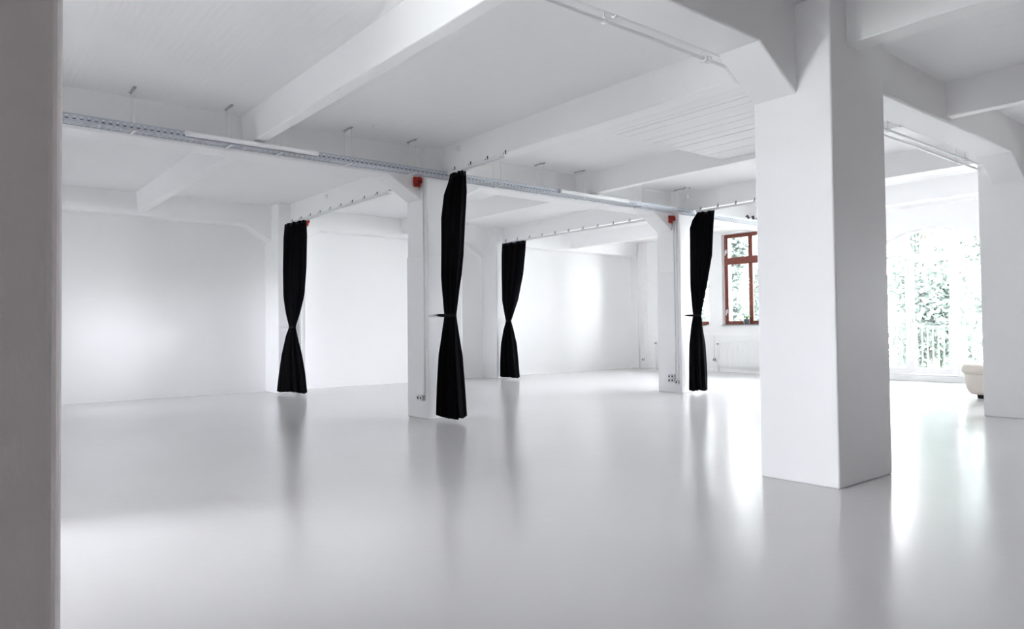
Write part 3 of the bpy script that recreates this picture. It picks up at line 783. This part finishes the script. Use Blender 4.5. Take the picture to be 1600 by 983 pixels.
for i in range(len(rows) - 1):
    n = len(rows[i])
    for k in range(n): bm.faces.new((rows[i][k], rows[i][(k + 1) % n], rows[i + 1][(k + 1) % n], rows[i + 1][k]))
bm.faces.new(rows[0][::-1]); bm.faces.new(rows[-1])
obj('seat_cushion', bm, 'leather', t, smooth=True)
bm = new(); tube(bm, [(.445 * cx_, .445 * cy_, .392) for cx_, cy_ in ((-.7, -1), (.7, -1), (1, -.7), (1, .7), (.7, 1), (-.7, 1), (-1, .7), (-1, -.7), (-.7, -1))], .008, 8)
obj('piping', bm, 'leather', t, smooth=True)
for sx in (-1, 1):
    for sy in (-1, 1):
        bm = new(); cyl(bm, (sx * .24, sy * .25, 0), (sx * .24, sy * .25, .07), .045, 14, r2=.055); obj('foot', bm, 'black_wood', t)

# ------------------------------------------------------------------ outside: balcony, railing, trees
def balcony(c, label):
    struct(boxobj('balcony_floor', (XR + TH, XR + 2.0, c - 2.0, c + 2.0, -.22, .05), 'slab'))
    x = XR + 1.85; y0, y1 = c - 1.9, c + 1.9
    r = thing('balcony_railing', (x, c, .05), label, 'railing')
    bm = new(); box(bm, -.025, .025, y0 - c, y1 - c, 1.03, 1.065); obj('handrail', bm, 'iron', r, bevel=.006)
    bm = new(); box(bm, -.015, .015, y0 - c, y1 - c, .10, .125); obj('bottom_rail', bm, 'iron', r, bevel=.004)
    for y in (y0 - c, 0, y1 - c):
        bm = new(); box(bm, -.022, .022, y - .022, y + .022, 0, 1.03); obj('post', bm, 'iron', r, bevel=.004)
    bar = None; n = 34
    for i in range(n):
        y = y0 - c + (y1 - y0) * (i + .5) / n
        if bar is None:
            bm = new(); box(bm, -.009, .009, -.013, .013, .125, 1.03); bar = obj('bar', bm, 'iron', r); bar.location = (0, y, 0)
        else:
            b = bar.copy(); COL.objects.link(b); b.parent = r; b.location = (0, y, 0)
balcony(DOORS[0], 'grey balcony railing of upright bars outside the arched glass door')
struct(boxobj('ground', (-60, 90, -60, 80, -4.2, -4.0), 'ground'))

def tree(x, y, h, spread, label, pale=False, seed=0, n=24000):
    rnd = random.Random(seed)
    t = thing('tree', (x, y, -4.0), label, 'tree', 'trees outside the windows')
    bm = new(); tube(bm, [(0, 0, 0), (.1, .05, h * .3), (-.05, .1, h * .55), (.1, 0, h * .8)], .16, 10)
    for k in range(7):
        a = k * 2.4; z = h * (.35 + .07 * k)
        tube(bm, [(0, 0, z), (math.cos(a) * spread * .4, math.sin(a) * spread * .4, z + .5), (math.cos(a) * spread * .75, math.sin(a) * spread * .75, z + .8)], .05, 6)
    obj('trunk', bm, 'bark', t, smooth=True)
    bm = new(); clumps = []
    for k in range(80):
        a = rnd.uniform(0, 2 * PI); rr = spread * math.sqrt(rnd.random()); z = h * rnd.uniform(.32, 1.0)
        rr *= .5 + .5 * math.sin(PI * min(1, (z / h - .22) / .8))
        clumps.append((rr * math.cos(a), rr * math.sin(a), z, rnd.uniform(.45, .95)))
    for i in range(n):
        cx_, cy_, cz_, cr = rnd.choice(clumps)
        d = Vector((rnd.gauss(0, 1), rnd.gauss(0, 1), rnd.gauss(0, 1))).normalized() * cr * rnd.random() ** .4
        p = Vector((cx_, cy_, cz_)) + d
        a = Vector((rnd.gauss(0, 1), rnd.gauss(0, 1), rnd.gauss(0, .6))).normalized(); b = a.cross(Vector((rnd.gauss(0, 1), rnd.gauss(0, 1), rnd.gauss(0, 1)))).normalized()
        s = rnd.uniform(.06, .11)
        bm.faces.new([bm.verts.new(p + a * s), bm.verts.new(p + b * s * .55), bm.verts.new(p - a * s), bm.verts.new(p - b * s * .55)])
    obj('crown', bm, 'leaf_pale' if pale else 'leaf', t)
    return t
TREES = [
    (20.6, 7.65, 12.5, .95, 'dense tree close outside, filling the leaf of the arched door', False),
    (25.0, 8.5, 13.0, .95, 'pale tree further back in the right sidelight of the arched door', True),
    (25.0, 12.7, 13.0, .95, 'pale far tree glimpsed at the left edge of the arched door', True),
    (20.6, 11.85, 9.4, .95, 'dense tree behind the orchid in the red window', False),
    (20.6, 16.05, 9.8, .95, 'dense tree in the strip of red window beside the far curtain', False),
    (25.0, 16.9, 9.8, .95, 'pale tree further back in the red window', True),
]
for i, (x, y, h, s, lab, pale) in enumerate(TREES): tree(x, y, h, s, lab, pale, seed=20 + i)

# ------------------------------------------------------------------ light
w = bpy.data.worlds.new('sky'); sc.world = w; w.use_nodes = True
bg = w.node_tree.nodes['Background']
bg.inputs['Color'].default_value = (.93, .95, 1.0, 1)
SKY = 25.0
bg.inputs['Strength'].default_value = SKY
def portal(name, loc, rot, sx, sy):
    l = bpy.data.lights.new(name, 'AREA'); l.shape = 'RECTANGLE'; l.size = sx; l.size_y = sy; l.cycles.is_portal = True
    o = bpy.data.objects.new(name, l); COL.objects.link(o); o.location = loc; o.rotation_euler = rot
for (a, b, z0, z1) in holes:
    portal('daylight_portal', (XR + TH + .01, (a + b) / 2, (z0 + z1) / 2), (0, PI / 2, 0), z1 - z0, b - a)
portal('daylight_portal', (XL - TH - .01, 6.85, 1.675), (0, -PI / 2, 0), 2.85, 1.8)
portal('daylight_portal', (XL - TH - .01, 11.0, 1.65), (0, -PI / 2, 0), 2.7, 3.2)

# ------------------------------------------------------------------ camera
cam = bpy.data.cameras.new('camera'); co = bpy.data.objects.new('camera', cam); COL.objects.link(co)
cam.sensor_width = 36; cam.sensor_fit = 'HORIZONTAL'; cam.lens = 1112.14 / 1600 * 36
cam.shift_y = (486.917 - 491.5) / 1600; cam.clip_start = .05; cam.clip_end = 300
Rv = (0.7771364259689828, -0.6292347633208225, -0.011071949274814134)
Uv = (-0.006588739291192906, -0.02572711225532196, 0.999647289902571)
Fv = (0.6292976751480244, 0.7767893719172466, 0.0241393398770801)
mt = Matrix.Identity(4)
for i in range(3): mt[i][0] = Rv[i]; mt[i][1] = Uv[i]; mt[i][2] = -Fv[i]
mt.translation = (0, 0, 1.15)
co.matrix_world = mt
sc.camera = co

# ------------------------------------------------------------------ render look
vs = sc.view_settings; vs.view_transform = 'Standard'; vs.look = 'None'; vs.gamma = 1; vs.use_curve_mapping = False
vs.exposure = 1.38
cy = sc.cycles
cy.max_bounces = 16; cy.diffuse_bounces = 12; cy.glossy_bounces = 6; cy.transparent_max_bounces = 12
cy.caustics_reflective = False; cy.caustics_refractive = False
cy.sample_clamp_indirect = 8.0
cy.use_denoising = True
